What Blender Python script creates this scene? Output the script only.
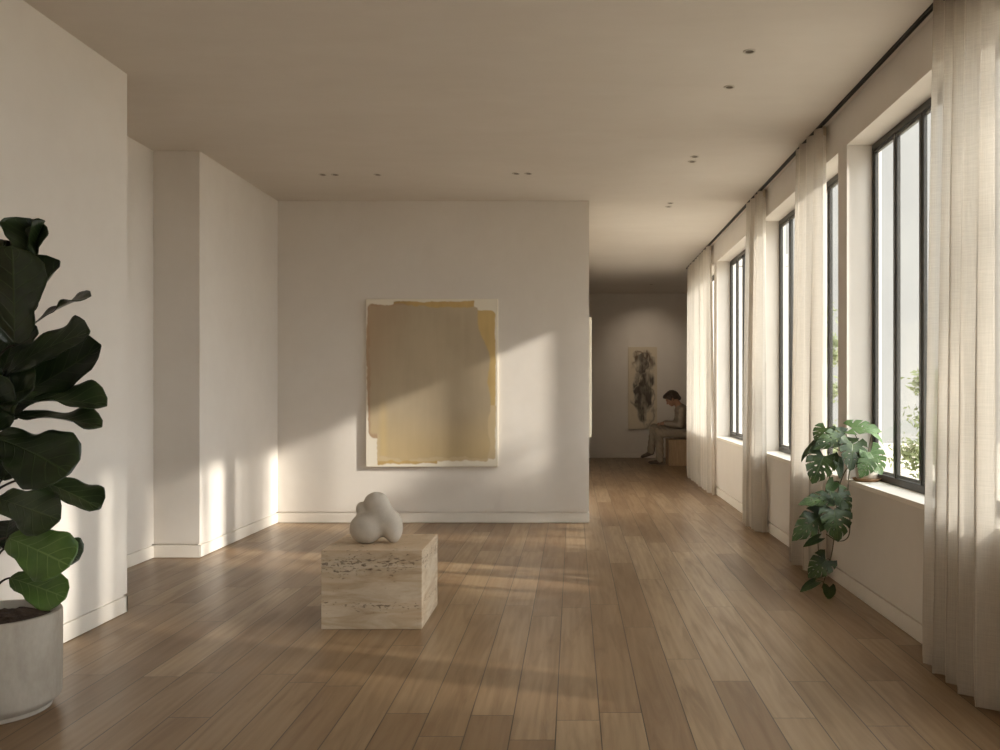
import bpy, bmesh, math, random
import numpy as np
from mathutils import Vector, Matrix

for o in list(bpy.data.objects):
    bpy.data.objects.remove(o)
S = bpy.context.scene
C = S.collection

# ------------------------------------------------------------------ camera
cam_d = bpy.data.cameras.new('camera')
cam_d.sensor_width = 36.0
cam_d.lens = 32.4
cam_d.shift_x = -0.073
cam_d.shift_y = 0.015
cam_d.clip_start = 0.05
cam_d.clip_end = 400
cam = bpy.data.objects.new('camera', cam_d)
C.objects.link(cam)
cam.location = (0, 0, 1.35)
cam.rotation_euler = (math.pi / 2, 0, 0)
S.camera = cam

# ------------------------------------------------------------------ colour management
S.view_settings.view_transform = 'Standard'
S.view_settings.look = 'None'
S.view_settings.gamma = 1
S.view_settings.use_curve_mapping = False
S.view_settings.exposure = 0.62
S.cycles.max_bounces = 12
S.cycles.diffuse_bounces = 7
S.cycles.transparent_max_bounces = 16
S.cycles.sample_clamp_indirect = 6.0
S.cycles.use_denoising = True

# ------------------------------------------------------------------ sun
SUN_TO = Vector((1.0, -0.34, 0.442)).normalized()      # towards the sun
sun_d = bpy.data.lights.new('sun', 'SUN')
sun_d.energy = 4.1
sun_d.angle = math.radians(1.8)
sun_d.color = (1.0, 0.93, 0.86)
sun = bpy.data.objects.new('sun', sun_d)
C.objects.link(sun)
sun.rotation_euler = (SUN_TO).to_track_quat('Z', 'Y').to_euler()
sun.location = (12, -4, 9)

# ------------------------------------------------------------------ hazy bright sky
W = bpy.data.worlds.new('hazy_sky')
S.world = W
W.use_nodes = True
nt = W.node_tree
nt.nodes.clear()
out = nt.nodes.new('ShaderNodeOutputWorld')
bg = nt.nodes.new('ShaderNodeBackground')
tc = nt.nodes.new('ShaderNodeTexCoord')
dot = nt.nodes.new('ShaderNodeVectorMath'); dot.operation = 'DOT_PRODUCT'
dot.inputs[1].default_value = Vector((1.0, -0.42, 0.75)).normalized()
mr = nt.nodes.new('ShaderNodeMapRange')
mr.interpolation_type = 'SMOOTHSTEP'
mr.inputs['From Min'].default_value = 0.25
mr.inputs['From Max'].default_value = 0.95
mr.inputs['To Min'].default_value = 0.62
mr.inputs['To Max'].default_value = 4.5
mixc = nt.nodes.new('ShaderNodeMixRGB')
mixc.inputs[1].default_value = (0.985, 0.995, 1.0, 1)
mixc.inputs[2].default_value = (0.945, 0.97, 1.0, 1)
nt.links.new(tc.outputs['Generated'], dot.inputs[0])
nt.links.new(dot.outputs['Value'], mr.inputs['Value'])
nt.links.new(dot.outputs['Value'], mixc.inputs[0])
nt.links.new(mixc.outputs[0], bg.inputs['Color'])
nt.links.new(mr.outputs[0], bg.inputs['Strength'])
nt.links.new(bg.outputs[0], out.inputs[0])

# ------------------------------------------------------------------ helpers
def mesh_obj(name, verts, faces, mat, parent=None, smooth=False):
    me = bpy.data.meshes.new(name)
    me.from_pydata([tuple(v) for v in verts], [], [tuple(f) for f in faces])
    me.update()
    if smooth:
        me.polygons.foreach_set('use_smooth', [True] * len(me.polygons))
    if mat: me.materials.append(mat)
    o = bpy.data.objects.new(name, me)
    C.objects.link(o)
    if parent: o.parent = parent
    return o

class MB:
    """collects shapes into one mesh"""
    def __init__(s): s.v = []; s.f = []
    def add(s, vs, fs):
        n = len(s.v); s.v += [tuple(v) for v in vs]; s.f += [tuple(i + n for i in f) for f in fs]
    def box(s, x0, x1, y0, y1, z0, z1):
        s.add([(x0,y0,z0),(x1,y0,z0),(x1,y1,z0),(x0,y1,z0),(x0,y0,z1),(x1,y0,z1),(x1,y1,z1),(x0,y1,z1)],
              [(0,3,2,1),(4,5,6,7),(0,1,5,4),(1,2,6,5),(2,3,7,6),(3,0,4,7)])
    def tube(s, pts, rad, n=8, cap=True):
        pts = [Vector(p) for p in pts]
        if not hasattr(rad, '__len__'): rad = [rad] * len(pts)
        vs = []; fs = []
        up = Vector((0.13, 0.21, 1)).normalized()
        for i, p in enumerate(pts):
            t = (pts[min(i+1, len(pts)-1)] - pts[max(i-1, 0)]).normalized()
            a = t.cross(up)
            if a.length < 0.05: a = t.cross(Vector((1, 0, 0)))
            a.normalize(); b = t.cross(a)
            for k in range(n):
                th = 2 * math.pi * k / n
                vs.append(p + (a * math.cos(th) + b * math.sin(th)) * rad[i])
        for i in range(len(pts) - 1):
            for k in range(n):
                k2 = (k + 1) % n
                fs.append((i*n+k, i*n+k2, (i+1)*n+k2, (i+1)*n+k))
        if cap:
            fs.append(tuple(range(n))); fs.append(tuple((len(pts)-1)*n + k for k in reversed(range(n))))
        s.add(vs, fs)
    def lathe(s, prof, n=64, cx=0, cy=0):
        vs = []; fs = []
        for (r, z) in prof:
            for k in range(n):
                a = 2 * math.pi * k / n
                vs.append((cx + r * math.cos(a), cy + r * math.sin(a), z))
        for i in range(len(prof) - 1):
            for k in range(n):
                k2 = (k + 1) % n
                fs.append((i*n+k, i*n+k2, (i+1)*n+k2, (i+1)*n+k))
        s.add(vs, fs)
    def build(s, name, mat, parent=None, smooth=False, bevel=0):
        o = mesh_obj(name, s.v, s.f, mat, parent, smooth)
        if bevel:
            m = o.modifiers.new('bevel', 'BEVEL'); m.width = bevel; m.segments = 2; m.limit_method = 'ANGLE'
        return o

def empty(name, loc):
    o = bpy.data.objects.new(name, None); C.objects.link(o); o.location = loc
    o.empty_display_size = 0.1
    return o

def attach(child, root):
    """parent a mesh made in world coordinates, keeping it where it is"""
    child.parent = root
    child.matrix_parent_inverse = Matrix.Translation(root.location).inverted()
    return child

def tag(o, label, cat, group=None, kind=None):
    o['label'] = label; o['category'] = cat
    if group: o['group'] = group
    if kind: o['kind'] = kind
    return o

def structure(o):
    o['kind'] = 'structure'; return o

def bez(a, b, c, t):
    return a * (1-t)**2 + b * 2*t*(1-t) + c * t*t

# value noise in numpy
def vnoise(x, y, seed=0):
    xi = np.floor(x).astype(int); yi = np.floor(y).astype(int)
    xf = x - xi; yf = y - yi
    xf = xf*xf*(3-2*xf); yf = yf*yf*(3-2*yf)
    def h(a, b):
        n = (a * 374761393 + b * 668265263 + seed * 1442695041) & 0xffffffff
        n = ((n ^ (n >> 13)) * 1274126177) & 0xffffffff
        return ((n ^ (n >> 16)) & 0xffff) / 65535.0
    return (h(xi, yi)*(1-xf)*(1-yf) + h(xi+1, yi)*xf*(1-yf) + h(xi, yi+1)*(1-xf)*yf + h(xi+1, yi+1)*xf*yf)
def fbm(x, y, seed=0, oct=4):
    r = 0; a = 0.5
    for i in range(oct):
        r = r + a * vnoise(x * 2**i, y * 2**i, seed + i); a *= 0.5
    return r / (1 - 0.5**oct)

# ------------------------------------------------------------------ materials
def srgb(r, g, b):
    f = lambda c: ((c/255+0.055)/1.055)**2.4 if c/255 > 0.04045 else c/255/12.92
    return (f(r), f(g), f(b), 1)

class NT:
    def __init__(s, name):
        s.m = bpy.data.materials.new(name); s.m.use_nodes = True
        s.t = s.m.node_tree; s.t.nodes.clear()
        s.o = s.t.nodes.new('ShaderNodeOutputMaterial')
    def n(s, typ, **kw):
        nd = s.t.nodes.new(typ)
        for k, v in kw.items(): setattr(nd, k, v)
        return nd
    def l(s, a, b): s.t.links.new(a, b)
    def set(s, sock, v):
        if hasattr(v, 'is_output') or isinstance(v, bpy.types.NodeSocket): s.l(v, sock)
        else: sock.default_value = v
    def math(s, op, a, b=0.0, c=None):
        nd = s.n('ShaderNodeMath', operation=op)
        s.set(nd.inputs[0], a); s.set(nd.inputs[1], b)
        if c is not None: s.set(nd.inputs[2], c)
        return nd.outputs[0]
    def mix(s, fac, a, b, blend='MIX'):
        nd = s.n('ShaderNodeMixRGB', blend_type=blend)
        s.set(nd.inputs[0], fac); s.set(nd.inputs[1], a); s.set(nd.inputs[2], b)
        return nd.outputs[0]
    def noise(s, vec, scale, detail=4, rough=0.5, dist=0.0):
        nd = s.n('ShaderNodeTexNoise')
        s.l(vec, nd.inputs['Vector']); nd.inputs['Scale'].default_value = scale
        nd.inputs['Detail'].default_value = detail; nd.inputs['Roughness'].default_value = rough
        nd.inputs['Distortion'].default_value = dist
        return nd.outputs['Fac']
    def mapping(s, vec, scale=(1,1,1), loc=(0,0,0), rot=(0,0,0)):
        nd = s.n('ShaderNodeMapping'); s.l(vec, nd.inputs[0])
        nd.inputs['Scale'].default_value = scale; nd.inputs['Location'].default_value = loc
        nd.inputs['Rotation'].default_value = rot
        return nd.outputs[0]
    def coord(s, k='Object'): return s.n('ShaderNodeTexCoord').outputs[k]
    def ramp(s, fac, stops):
        nd = s.n('ShaderNodeValToRGB'); s.l(fac, nd.inputs[0])
        e = nd.color_ramp.elements
        e[0].position = stops[0][0]; e[0].color = stops[0][1]
        e[1].position = stops[-1][0]; e[1].color = stops[-1][1]
        for p, c in stops[1:-1]:
            q = e.new(p); q.color = c
        return nd.outputs[0]
    def bump(s, h, strength=0.2, dist=0.01):
        nd = s.n('ShaderNodeBump'); nd.inputs['Strength'].default_value = strength
        nd.inputs['Distance'].default_value = dist; s.l(h, nd.inputs['Height'])
        return nd.outputs[0]
    def principled(s, col, rough=0.5, normal=None, metallic=0.0, spec=0.5):
        b = s.n('ShaderNodeBsdfPrincipled')
        s.set(b.inputs['Base Color'], col); s.set(b.inputs['Roughness'], rough)
        b.inputs['Metallic'].default_value = metallic
        b.inputs['Specular IOR Level'].default_value = spec
        if normal is not None: s.l(normal, b.inputs['Normal'])
        s.l(b.outputs[0], s.o.inputs[0])
        return b

def mat_plaster(name, c1, c2, scale=0.7, rough=0.85, streak=(1, 1, 1)):
    m = NT(name); v = m.mapping(m.coord(), scale=streak)
    f = m.noise(v, scale, 6, 0.6, 0.4)
    f2 = m.noise(v, scale * 9, 4, 0.6)
    fac = m.math('ADD', m.math('MULTIPLY', f, 0.75), m.math('MULTIPLY', f2, 0.25))
    col = m.ramp(fac, [(0.3, c1), (0.7, c2)])
    h = m.noise(v, 22, 6, 0.6)
    m.principled(col, rough, m.bump(h, 0.12, 0.004), spec=0.25)
    return m.m
def mat_simple(name, col, rough=0.6, var=0.12, scale=20, metallic=0, bump=0.1, spec=0.5):
    m = NT(name); v = m.coord()
    f = m.noise(v, scale, 5, 0.6)
    d = tuple(c * (1 - var) for c in col[:3]) + (1,)
    e = tuple(min(1, c * (1 + var)) for c in col[:3]) + (1,)
    m.principled(m.ramp(f, [(0.3, d), (0.7, e)]), rough, m.bump(f, bump, 0.003), metallic, spec)
    return m.m

M = {}
M['wall'] = mat_plaster('limewash_plaster', srgb(214, 207, 198), srgb(224, 218, 210))
M['ceiling'] = mat_plaster('ceiling_plaster', srgb(207, 199, 189), srgb(217, 210, 201), 0.6, 0.9, (0.6, 1.5, 1))
M['reveal'] = mat_plaster('sill_paint', srgb(228, 222, 210), srgb(234, 228, 217))
M['base'] = mat_plaster('baseboard_paint', srgb(218, 211, 201), srgb(227, 221, 211), 2, 0.6)
M['black_metal'] = mat_simple('dark_bronze_metal', srgb(66, 64, 60), 0.38, 0.15, 30, 0.4, 0.03)
M['track'] = mat_simple('black_track_metal', srgb(30, 28, 26), 0.5, 0.15, 30, 0.3, 0.03)
M['pot'] = mat_plaster('cast_concrete', srgb(152, 143, 131), srgb(186, 178, 166), 5, 0.8, (1, 1, 0.5))
M['ceramic'] = mat_simple('pale_ceramic', srgb(214, 208, 196), 0.45, 0.05, 9, 0, 0.02)
M['saucer'] = mat_simple('raw_terracotta', srgb(170, 134, 100), 0.75, 0.1, 30)
M['soil'] = mat_simple('dark_soil', srgb(62, 47, 36), 0.95, 0.5, 70, 0, 1.0)
M['stem'] = mat_simple('brown_bark', srgb(46, 37, 28), 0.8, 0.3, 60, 0, 0.5)
M['vine'] = mat_simple('green_brown_vine', srgb(78, 74, 44), 0.6, 0.25, 40)
M['stone'] = mat_plaster('honed_limestone', srgb(182, 173, 160), srgb(200, 191, 178), 9, 0.9)
M['canvas_edge'] = mat_simple('raw_canvas', srgb(226, 217, 198), 0.85, 0.04, 60)
M['downlight'] = mat_simple('painted_trim', srgb(192, 184, 172), 0.6, 0.08, 20, 0.1, 0.02)
M['dark'] = mat_simple('recess_shade', srgb(96, 86, 74), 0.8, 0.1, 20)  # dark tone stands for the shade inside the spot's recess
M['skin'] = mat_simple('skin', srgb(168, 128, 104), 0.55, 0.05, 30, 0, 0.05)
M['hair'] = mat_simple('dark_brown_hair', srgb(76, 63, 53), 0.6, 0.25, 90, 0, 0.5)
M['knit'] = mat_simple('grey_knit', srgb(150, 138, 124), 0.9, 0.12, 120, 0, 0.4)  # knit, trousers and hair paled in colour to stand for far-room haze
M['trouser'] = mat_simple('taupe_cotton', srgb(154, 141, 124), 0.9, 0.08, 60, 0, 0.3)
M['shoe'] = mat_simple('brown_leather', srgb(96, 80, 68), 0.5, 0.1, 40)
M['sole'] = mat_simple('dark_rubber', srgb(40, 34, 30), 0.8, 0.1, 40)
M['facade'] = mat_plaster('exterior_render', srgb(134, 134, 133), srgb(142, 142, 140), 0.4)
M['paving'] = mat_plaster('pale_paving', srgb(196, 186, 170), srgb(212, 203, 188), 0.8)
M['bark'] = mat_simple('grey_bark', srgb(110, 98, 84), 0.9, 0.3, 14, 0, 0.6)

def mat_floor():
    m = NT('oak_planks'); co = m.coord()
    sp = m.n('ShaderNodeSeparateXYZ'); m.l(co, sp.inputs[0])
    x, y = sp.outputs[0], sp.outputs[1]
    u = m.math('DIVIDE', m.math('ADD', x, 20 * 0.178 - 0.110), 0.178)
    row = m.math('FLOOR', u); fu = m.math('FRACT', u)
    wn = m.n('ShaderNodeTexWhiteNoise', noise_dimensions='1D'); m.l(row, wn.inputs['W'])
    vv = m.math('ADD', m.math('DIVIDE', y, 1.9), m.math('MULTIPLY', wn.outputs['Value'], 7.31))
    seg = m.math('FLOOR', vv); fv = m.math('FRACT', vv)
    cx = m.n('ShaderNodeCombineXYZ'); m.l(row, cx.inputs[0]); m.l(seg, cx.inputs[1])
    w2 = m.n('ShaderNodeTexWhiteNoise', noise_dimensions='3D'); m.l(cx.outputs[0], w2.inputs['Vector'])
    rnd = w2.outputs['Value']
    spc = m.n('ShaderNodeSeparateXYZ'); m.l(w2.outputs['Color'], spc.inputs[0])
    # grain, stretched along the plank and shifted per plank
    off = m.n('ShaderNodeCombineXYZ')
    m.l(m.math('MULTIPLY', rnd, 37.0), off.inputs[0]); m.l(m.math('MULTIPLY', spc.outputs[1], 51.0), off.inputs[1]); m.l(m.math('MULTIPLY', rnd, 9.0), off.inputs[2])
    va = m.n('ShaderNodeVectorMath', operation='ADD'); m.l(co, va.inputs[0]); m.l(off.outputs[0], va.inputs[1])
    g1 = m.noise(m.mapping(va.outputs[0], (9, 0.7, 1)), 1.6, 5, 0.6, 0.9)
    g2 = m.noise(m.mapping(va.outputs[0], (60, 2.2, 1)), 2.4, 4, 0.6, 0.2)
    wv = m.n('ShaderNodeTexWave', wave_type='BANDS', bands_direction='X')
    m.l(m.mapping(va.outputs[0], (2.4, 0.16, 1)), wv.inputs['Vector']); wv.inputs['Scale'].default_value = 3.2
    wv.inputs['Distortion'].default_value = 7.0; wv.inputs['Detail'].default_value = 3; wv.inputs['Detail Scale'].default_value = 1.2
    tone = m.ramp(rnd, [(0.0, srgb(127, 102, 74)), (0.35, srgb(141, 116, 87)), (0.7, srgb(151, 127, 97)), (1.0, srgb(164, 141, 111))])
    c = m.mix(m.math('MULTIPLY', m.math('SUBTRACT', g1, 0.44), 2.1), tone, srgb(92, 66, 43))
    c = m.mix(m.math('MULTIPLY', g2, 0.28), c, srgb(104, 78, 52))
    c = m.mix(m.math('MULTIPLY', wv.outputs['Fac'], 0.22), c, srgb(112, 82, 54))
    def edge(f, w):
        a = m.math('LESS_THAN', f, w); b = m.math('GREATER_THAN', f, 1 - w)
        return m.math('MAXIMUM', a, b)
    e = m.math('MAXIMUM', edge(fu, 0.0125), edge(fv, 0.0011))
    c = m.mix(m.math('MULTIPLY', e, 0.92), c, srgb(44, 32, 22))
    h = m.math('SUBTRACT', m.math('MULTIPLY', g2, 0.15), e)
    r = m.math('ADD', m.math('MULTIPLY', g1, 0.16), 0.27)
    m.principled(c, r, m.bump(h, 0.25, 0.002), spec=0.5)
    return m.m
M['floor'] = mat_floor()

def mat_travertine():
    m = NT('travertine'); co = m.coord()
    v1 = m.mapping(co, (1.0, 1.0, 5.0))
    band = m.noise(v1, 3.2, 6, 0.6, 0.8)
    col = m.ramp(band, [(0.28, srgb(168, 144, 116)), (0.45, srgb(196, 178, 152)), (0.6, srgb(214, 201, 180)), (0.78, srgb(190, 166, 136))])
    warmb = m.noise(m.mapping(co, (0.8, 0.8, 7)), 1.1, 3, 0.5, 0.3)
    col = m.mix(m.math('MULTIPLY', m.math('MAXIMUM', m.math('SUBTRACT', warmb, 0.48), 0.0), 3.0), col, srgb(196, 164, 128))
    fine = m.noise(m.mapping(co, (3, 3, 22)), 5, 5, 0.65, 0.6)
    col = m.mix(m.math('MULTIPLY', fine, 0.3), col, srgb(176, 156, 128))
    # pits gathered in horizontal bands
    pit = m.noise(m.mapping(co, (22, 22, 62)), 1.5, 4, 0.62, 0.6)
    sx = m.n('ShaderNodeSeparateXYZ'); m.l(co, sx.inputs[0])
    zz = m.math('ADD', m.math('MULTIPLY', sx.outputs[2], 2.247), m.math('MULTIPLY', m.math('SUBTRACT', m.noise(m.mapping(co, (3, 3, 3)), 1.4, 2, 0.5), 0.5), 0.16))
    zr = m.ramp(zz, [(0.0, (.25,)*3 + (1,)), (0.20, (.3,)*3 + (1,)), (0.30, (.70,)*3 + (1,)), (0.38, (.3,)*3 + (1,)), (0.60, (.2,)*3 + (1,)), (0.72, (.62,)*3 + (1,)), (0.84, (.72,)*3 + (1,)), (0.97, (.45,)*3 + (1,))])
    zone = m.math('ADD', m.math('MULTIPLY', zr, 0.62), m.math('MULTIPLY', m.noise(m.mapping(co, (4, 4, 4)), 1.3, 2, 0.5), 0.42))
    thr = m.math('SUBTRACT', 0.90, m.math('MULTIPLY', zone, 0.56))
    pm = m.math('MULTIPLY', m.math('SUBTRACT', pit, thr), 18)
    pm = m.math('MINIMUM', m.math('MAXIMUM', pm, 0.0), 1.0)
    col = m.mix(m.math('MULTIPLY', pm, 0.72), col, srgb(96, 78, 60))
    hh = m.math('SUBTRACT', m.math('MULTIPLY', fine, 0.1), pm)
    m.principled(col, 0.5, m.bump(hh, 0.8, 0.006), spec=0.4)
    return m.m
M['travertine'] = mat_travertine()

def mat_linen(name, col, see, transl, sc=1.0):
    m = NT(name); co = m.coord()
    wx = m.noise(m.mapping(co, (14, 14, 420)), 1.0 * sc, 2, 0.5)
    wy = m.noise(m.mapping(co, (300, 300, 5)), 1.0 * sc, 3, 0.6)
    wf = m.math('MULTIPLY', m.math('ADD', wx, wy), 0.5)
    c2 = tuple(x * 0.92 for x in col[:3]) + (1,)
    cc = m.ramp(wf, [(0.38, c2), (0.6, col)])
    d = m.n('ShaderNodeBsdfDiffuse'); t = m.n('ShaderNodeBsdfTranslucent'); tr = m.n('ShaderNodeBsdfTransparent')
    m.l(cc, d.inputs[0]); m.l(cc, t.inputs[0])
    b = m.bump(wf, 0.25, 0.002); m.l(b, d.inputs['Normal'])
    a = m.n('ShaderNodeMixShader'); a.inputs[0].default_value = transl
    m.l(d.outputs[0], a.inputs[1]); m.l(t.outputs[0], a.inputs[2])
    z = m.n('ShaderNodeMixShader')
    lw = m.n('ShaderNodeLayerWeight'); lw.inputs[0].default_value = 0.5
    cs = m.math('MAXIMUM', m.math('SUBTRACT', 1.0, lw.outputs['Facing']), 0.12)
    f = m.math('POWER', m.math('MULTIPLY', m.math('SUBTRACT', 1.25, m.math('MULTIPLY', wf, 0.5)), see), m.math('DIVIDE', 1.0, cs))
    m.l(f, z.inputs[0]); m.l(a.outputs[0], z.inputs[1]); m.l(tr.outputs[0], z.inputs[2])
    m.l(z.outputs[0], m.o.inputs[0])
    return m.m
M['linen'] = mat_linen('natural_linen', srgb(219, 212, 201), 0.27, 0.27)
M['sheer'] = mat_linen('sheer_linen', srgb(219, 212, 201), 0.36, 0.28)
M['tape'] = mat_simple('heading_tape', srgb(190, 176, 152), 0.9, 0.08, 200)

def mat_glass():
    m = NT('window_glass')
    t = m.n('ShaderNodeBsdfTransparent'); t.inputs[0].default_value = (0.96, 0.965, 0.95, 1)
    g = m.n('ShaderNodeBsdfGlossy'); g.inputs['Roughness'].default_value = 0.02
    f = m.n('ShaderNodeLayerWeight'); f.inputs[0].default_value = 0.5
    ff = m.math('ADD', m.math('MULTIPLY', m.math('POWER', f.outputs['Facing'], 5.0), 0.16), 0.02)
    x = m.n('ShaderNodeMixShader'); m.l(ff, x.inputs[0]); m.l(t.outputs[0], x.inputs[1]); m.l(g.outputs[0], x.inputs[2])
    m.l(x.outputs[0], m.o.inputs[0]); return m.m
M['glass'] = mat_glass()

def mat_leaf(name, dark, light, vein, veinamt=0.7, nveins=7.0, slope=0.55, rough=0.4, transl=0.12):
    m = NT(name)
    uv = m.n('ShaderNodeUVMap'); uv.uv_map = 'UVMap'
    sp = m.n('ShaderNodeSeparateXYZ'); m.l(uv.outputs[0], sp.inputs[0])
    au = m.math('ABSOLUTE', m.math('SUBTRACT', m.math('MULTIPLY', sp.outputs[0], 2), 1.0))   # 0 midrib, 1 edge
    v = sp.outputs[1]
    s = m.math('FRACT', m.math('SUBTRACT', m.math('MULTIPLY', v, nveins), m.math('MULTIPLY', au, nveins * slope * 0.45)))
    d = m.math('MULTIPLY', m.math('ABSOLUTE', m.math('SUBTRACT', s, 0.5)), 2)       # 1 at vein
    side = m.math('MAXIMUM', m.math('MULTIPLY', m.math('SUBTRACT', d, 0.86), 7.0), 0.0)
    side = m.math('MULTIPLY', side, m.math('SUBTRACT', 1.0, m.math('MULTIPLY', au, 0.75)))
    mid = m.math('MAXIMUM', m.math('MULTIPLY', m.math('SUBTRACT', 0.055, au), 18.0), 0.0)
    ve = m.math('MINIMUM', m.math('MAXIMUM', side, mid), 1.0)
    nz = m.noise(m.coord(), 9, 4, 0.6)
    col = m.ramp(nz, [(0.35, dark), (0.68, light)])
    col = m.mix(m.math('MULTIPLY', ve, veinamt), col, vein)
    hh = m.math('SUBTRACT', m.math('MULTIPLY', nz, 0.4), m.math('MULTIPLY', ve, 0.6))
    b = m.bump(hh, 0.5, 0.004)
    p = m.principled(col, rough, b, spec=0.5)
    t = m.n('ShaderNodeBsdfTranslucent'); m.l(col, t.inputs[0])
    x = m.n('ShaderNodeMixShader'); x.inputs[0].default_value = transl
    m.l(p.outputs[0], x.inputs[1]); m.l(t.outputs[0], x.inputs[2]); m.l(x.outputs[0], m.o.inputs[0])
    return m.m
M['fig_dark'] = mat_leaf('fig_leaf_dark', srgb(20, 32, 14), srgb(38, 52, 24), srgb(74, 92, 48), 0.4, 7, 0.6, 0.3)
M['fig_mid'] = mat_leaf('fig_leaf_mid', srgb(34, 47, 24), srgb(56, 70, 38), srgb(96, 112, 68), 0.5, 7, 0.6, 0.3)
M['fig_bright'] = mat_leaf('fig_leaf_bright', srgb(66, 94, 40), srgb(88, 116, 54), srgb(134, 156, 92), 0.7, 6, 0.6, 0.34)  # brighter green than the other fig leaves
M['mon_dark'] = mat_leaf('monstera_leaf_dark', srgb(42, 60, 28), srgb(70, 92, 44), srgb(112, 130, 78), 0.4, 7, 0.6, 0.36, 0.2)
M['mon_light'] = mat_leaf('monstera_leaf_light', srgb(86, 118, 66), srgb(120, 148, 96), srgb(160, 178, 130), 0.5, 7, 0.6, 0.36, 0.4)
def mat_foliage(name, a, b):
    m = NT(name); nz = m.noise(m.coord(), 2.2, 3, 0.6)
    col = m.ramp(nz, [(0.3, a), (0.7, b)])
    p = m.principled(col, 0.6); t = m.n('ShaderNodeBsdfTranslucent'); m.l(col, t.inputs[0])
    x = m.n('ShaderNodeMixShader'); x.inputs[0].default_value = 0.35
    m.l(p.outputs[0], x.inputs[1]); m.l(t.outputs[0], x.inputs[2]); m.l(x.outputs[0], m.o.inputs[0]); return m.m
M['foliage'] = mat_foliage('garden_foliage', srgb(104, 116, 78), srgb(146, 152, 112))

def mat_wood(name, a, b, sc=(1, 1, 8)):
    m = NT(name); co = m.coord()
    g = m.noise(m.mapping(co, sc), 4, 5, 0.6, 0.6)
    m.principled(m.ramp(g, [(0.3, a), (0.7, b)]), 0.5, m.bump(g, 0.1, 0.002)); return m.m
M['bench'] = mat_wood('bench_oak', srgb(160, 132, 100), srgb(184, 156, 122), (9, 9, 1.2))

# vertex-coloured paint on canvas
def mat_paint():
    m = NT('paint_on_canvas')
    a = m.n('ShaderNodeVertexColor'); a.layer_name = 'paint'
    w = m.noise(m.mapping(m.coord(), (260, 260, 260)), 1, 2, 0.5)
    m.principled(a.outputs[0], 0.7, m.bump(w, 0.2, 0.001), spec=0.3); return m.m
M['paint'] = mat_paint()

# ------------------------------------------------------------------ the room shell
H = 3.27
TOP = H + 0.02
def wall_block(name, x0, x1, y0, y1, sides, z0=0.115):
    """wall with a shadow gap above the plinth line on the named faces (l = -x, r = +x, f = -y, b = +y)"""
    b = MB(); b.box(x0, x1, y0, y1, z0, TOP)
    i = 0.015
    b.box(x0 + (i if 'l' in sides else 0), x1 - (i if 'r' in sides else 0), y0 + (i if 'f' in sides else 0), y1 - (i if 'b' in sides else 0), -0.02, z0)
    return structure(b.build(name, M['wall']))
def baseboard(name, segs):
    b = MB()
    for (x0, x1, y0, y1) in segs: b.box(x0, x1, y0, y1, 0.004, 0.101)
    return structure(b.build(name, M['base'], bevel=0.0015))

fl = MB(); fl.box(-4.0, 2.08, -4.8, 14.05, -0.1, 0.0); fl.box(-4.0, 3.35, 14.05, 18.3, -0.1, 0.0); structure(fl.build('floor', M['floor']))
ce = MB(); ce.box(-4.0, 2.085, -4.8, 14.05, H, H + 0.2); ce.box(-4.0, 3.35, 14.05, 18.3, H, H + 0.2); structure(ce.build('ceiling', M['ceiling']))
wall_block('wall_left', -3.9, -2.71, -4.5, 5.47, 'rb')
wall_block('wall_left_recess', -3.9, -3.37, 5.47, 7.23, 'r')
wall_block('wall_left_return', -3.9, -3.00, 7.23, 9.14, 'rf')
wb = MB()
wb.box(-3.9, 0.1625, 9.14, 9.40, 0.115, TOP); wb.box(-3.9, 0.1475, 9.155, 9.40, -0.02, 0.115)
structure(wb.build('wall_back', M['wall']))
wall_block('wall_corridor', -0.10, 0.1625, 9.40, 17.9, 'r')
wall_block('wall_far', -0.10, 3.35, 17.9, 18.2, 'f')
wall_block('wall_far_right', 3.10, 3.35, 14.25, 17.9, 'l')
wall_block('wall_rear', -3.9, 2.15, -4.8, -4.5, 'b')
e = 0.003
baseboard('baseboard_left', [(-2.725, -2.71 + e, -4.5, 5.47 + e), (-3.385, -3.37 + e, 5.47, 7.23), (-3.37, -3.00 + e, 7.23 - e, 7.245), (-3.035, -3.00 + e, 7.23, 9.14), (-3.37, -2.71 + e, 5.455, 5.47 + e)])
baseboard('baseboard_back', [(-3.00, 0.1625 + e, 9.14 - e, 9.155), (0.1475, 0.1625 + e, 9.14, 17.9)])
baseboard('baseboard_far', [(0.1625, 3.1, 17.9 - e, 17.915), (3.1 - e, 3.115, 14.25, 17.9), (2.2, 3.1, 14.235, 14.25 + e)])

# window wall
XR, XO = 1.85, 2.085
SILL, HEAD = 0.75, 3.005
openings = []      # y0, y1
ys = 6.08
piers = [(-4.5, -1.97), (0.58, 0.78), (3.33, 3.53), (6.08, 6.28), (8.83, 9.03), (11.58, 11.78), (14.00, 14.25)]
wr = MB()
for (a, b) in piers:
    wr.box(XR, XO, a, b, 0.115, TOP)
for i in range(len(piers) - 1):
    a, b = piers[i][1], piers[i+1][0]
    openings.append((a, b))
    wr.box(XR, XO, a, b, 0.115, SILL - 0.03)
    wr.box(XR, XO, a, b, HEAD, TOP)
wr.box(XR + 0.015, XO, -4.5, 14.25, -0.02, 0.115)
structure(wr.build('wall_right', M['wall']))
wq = MB(); wq.box(XO, 3.35, 14.05, 14.25, 0.115, TOP); wq.box(XO, 3.35, 14.05, 14.235, -0.02, 0.115)
structure(wq.build('wall_right_return', M['wall']))
baseboard('baseboard_right', [(XR - e, XR + 0.015, -4.5, 14.25 + e), (XR + .015, 2.2, 14.235, 14.25 + e)])

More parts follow.
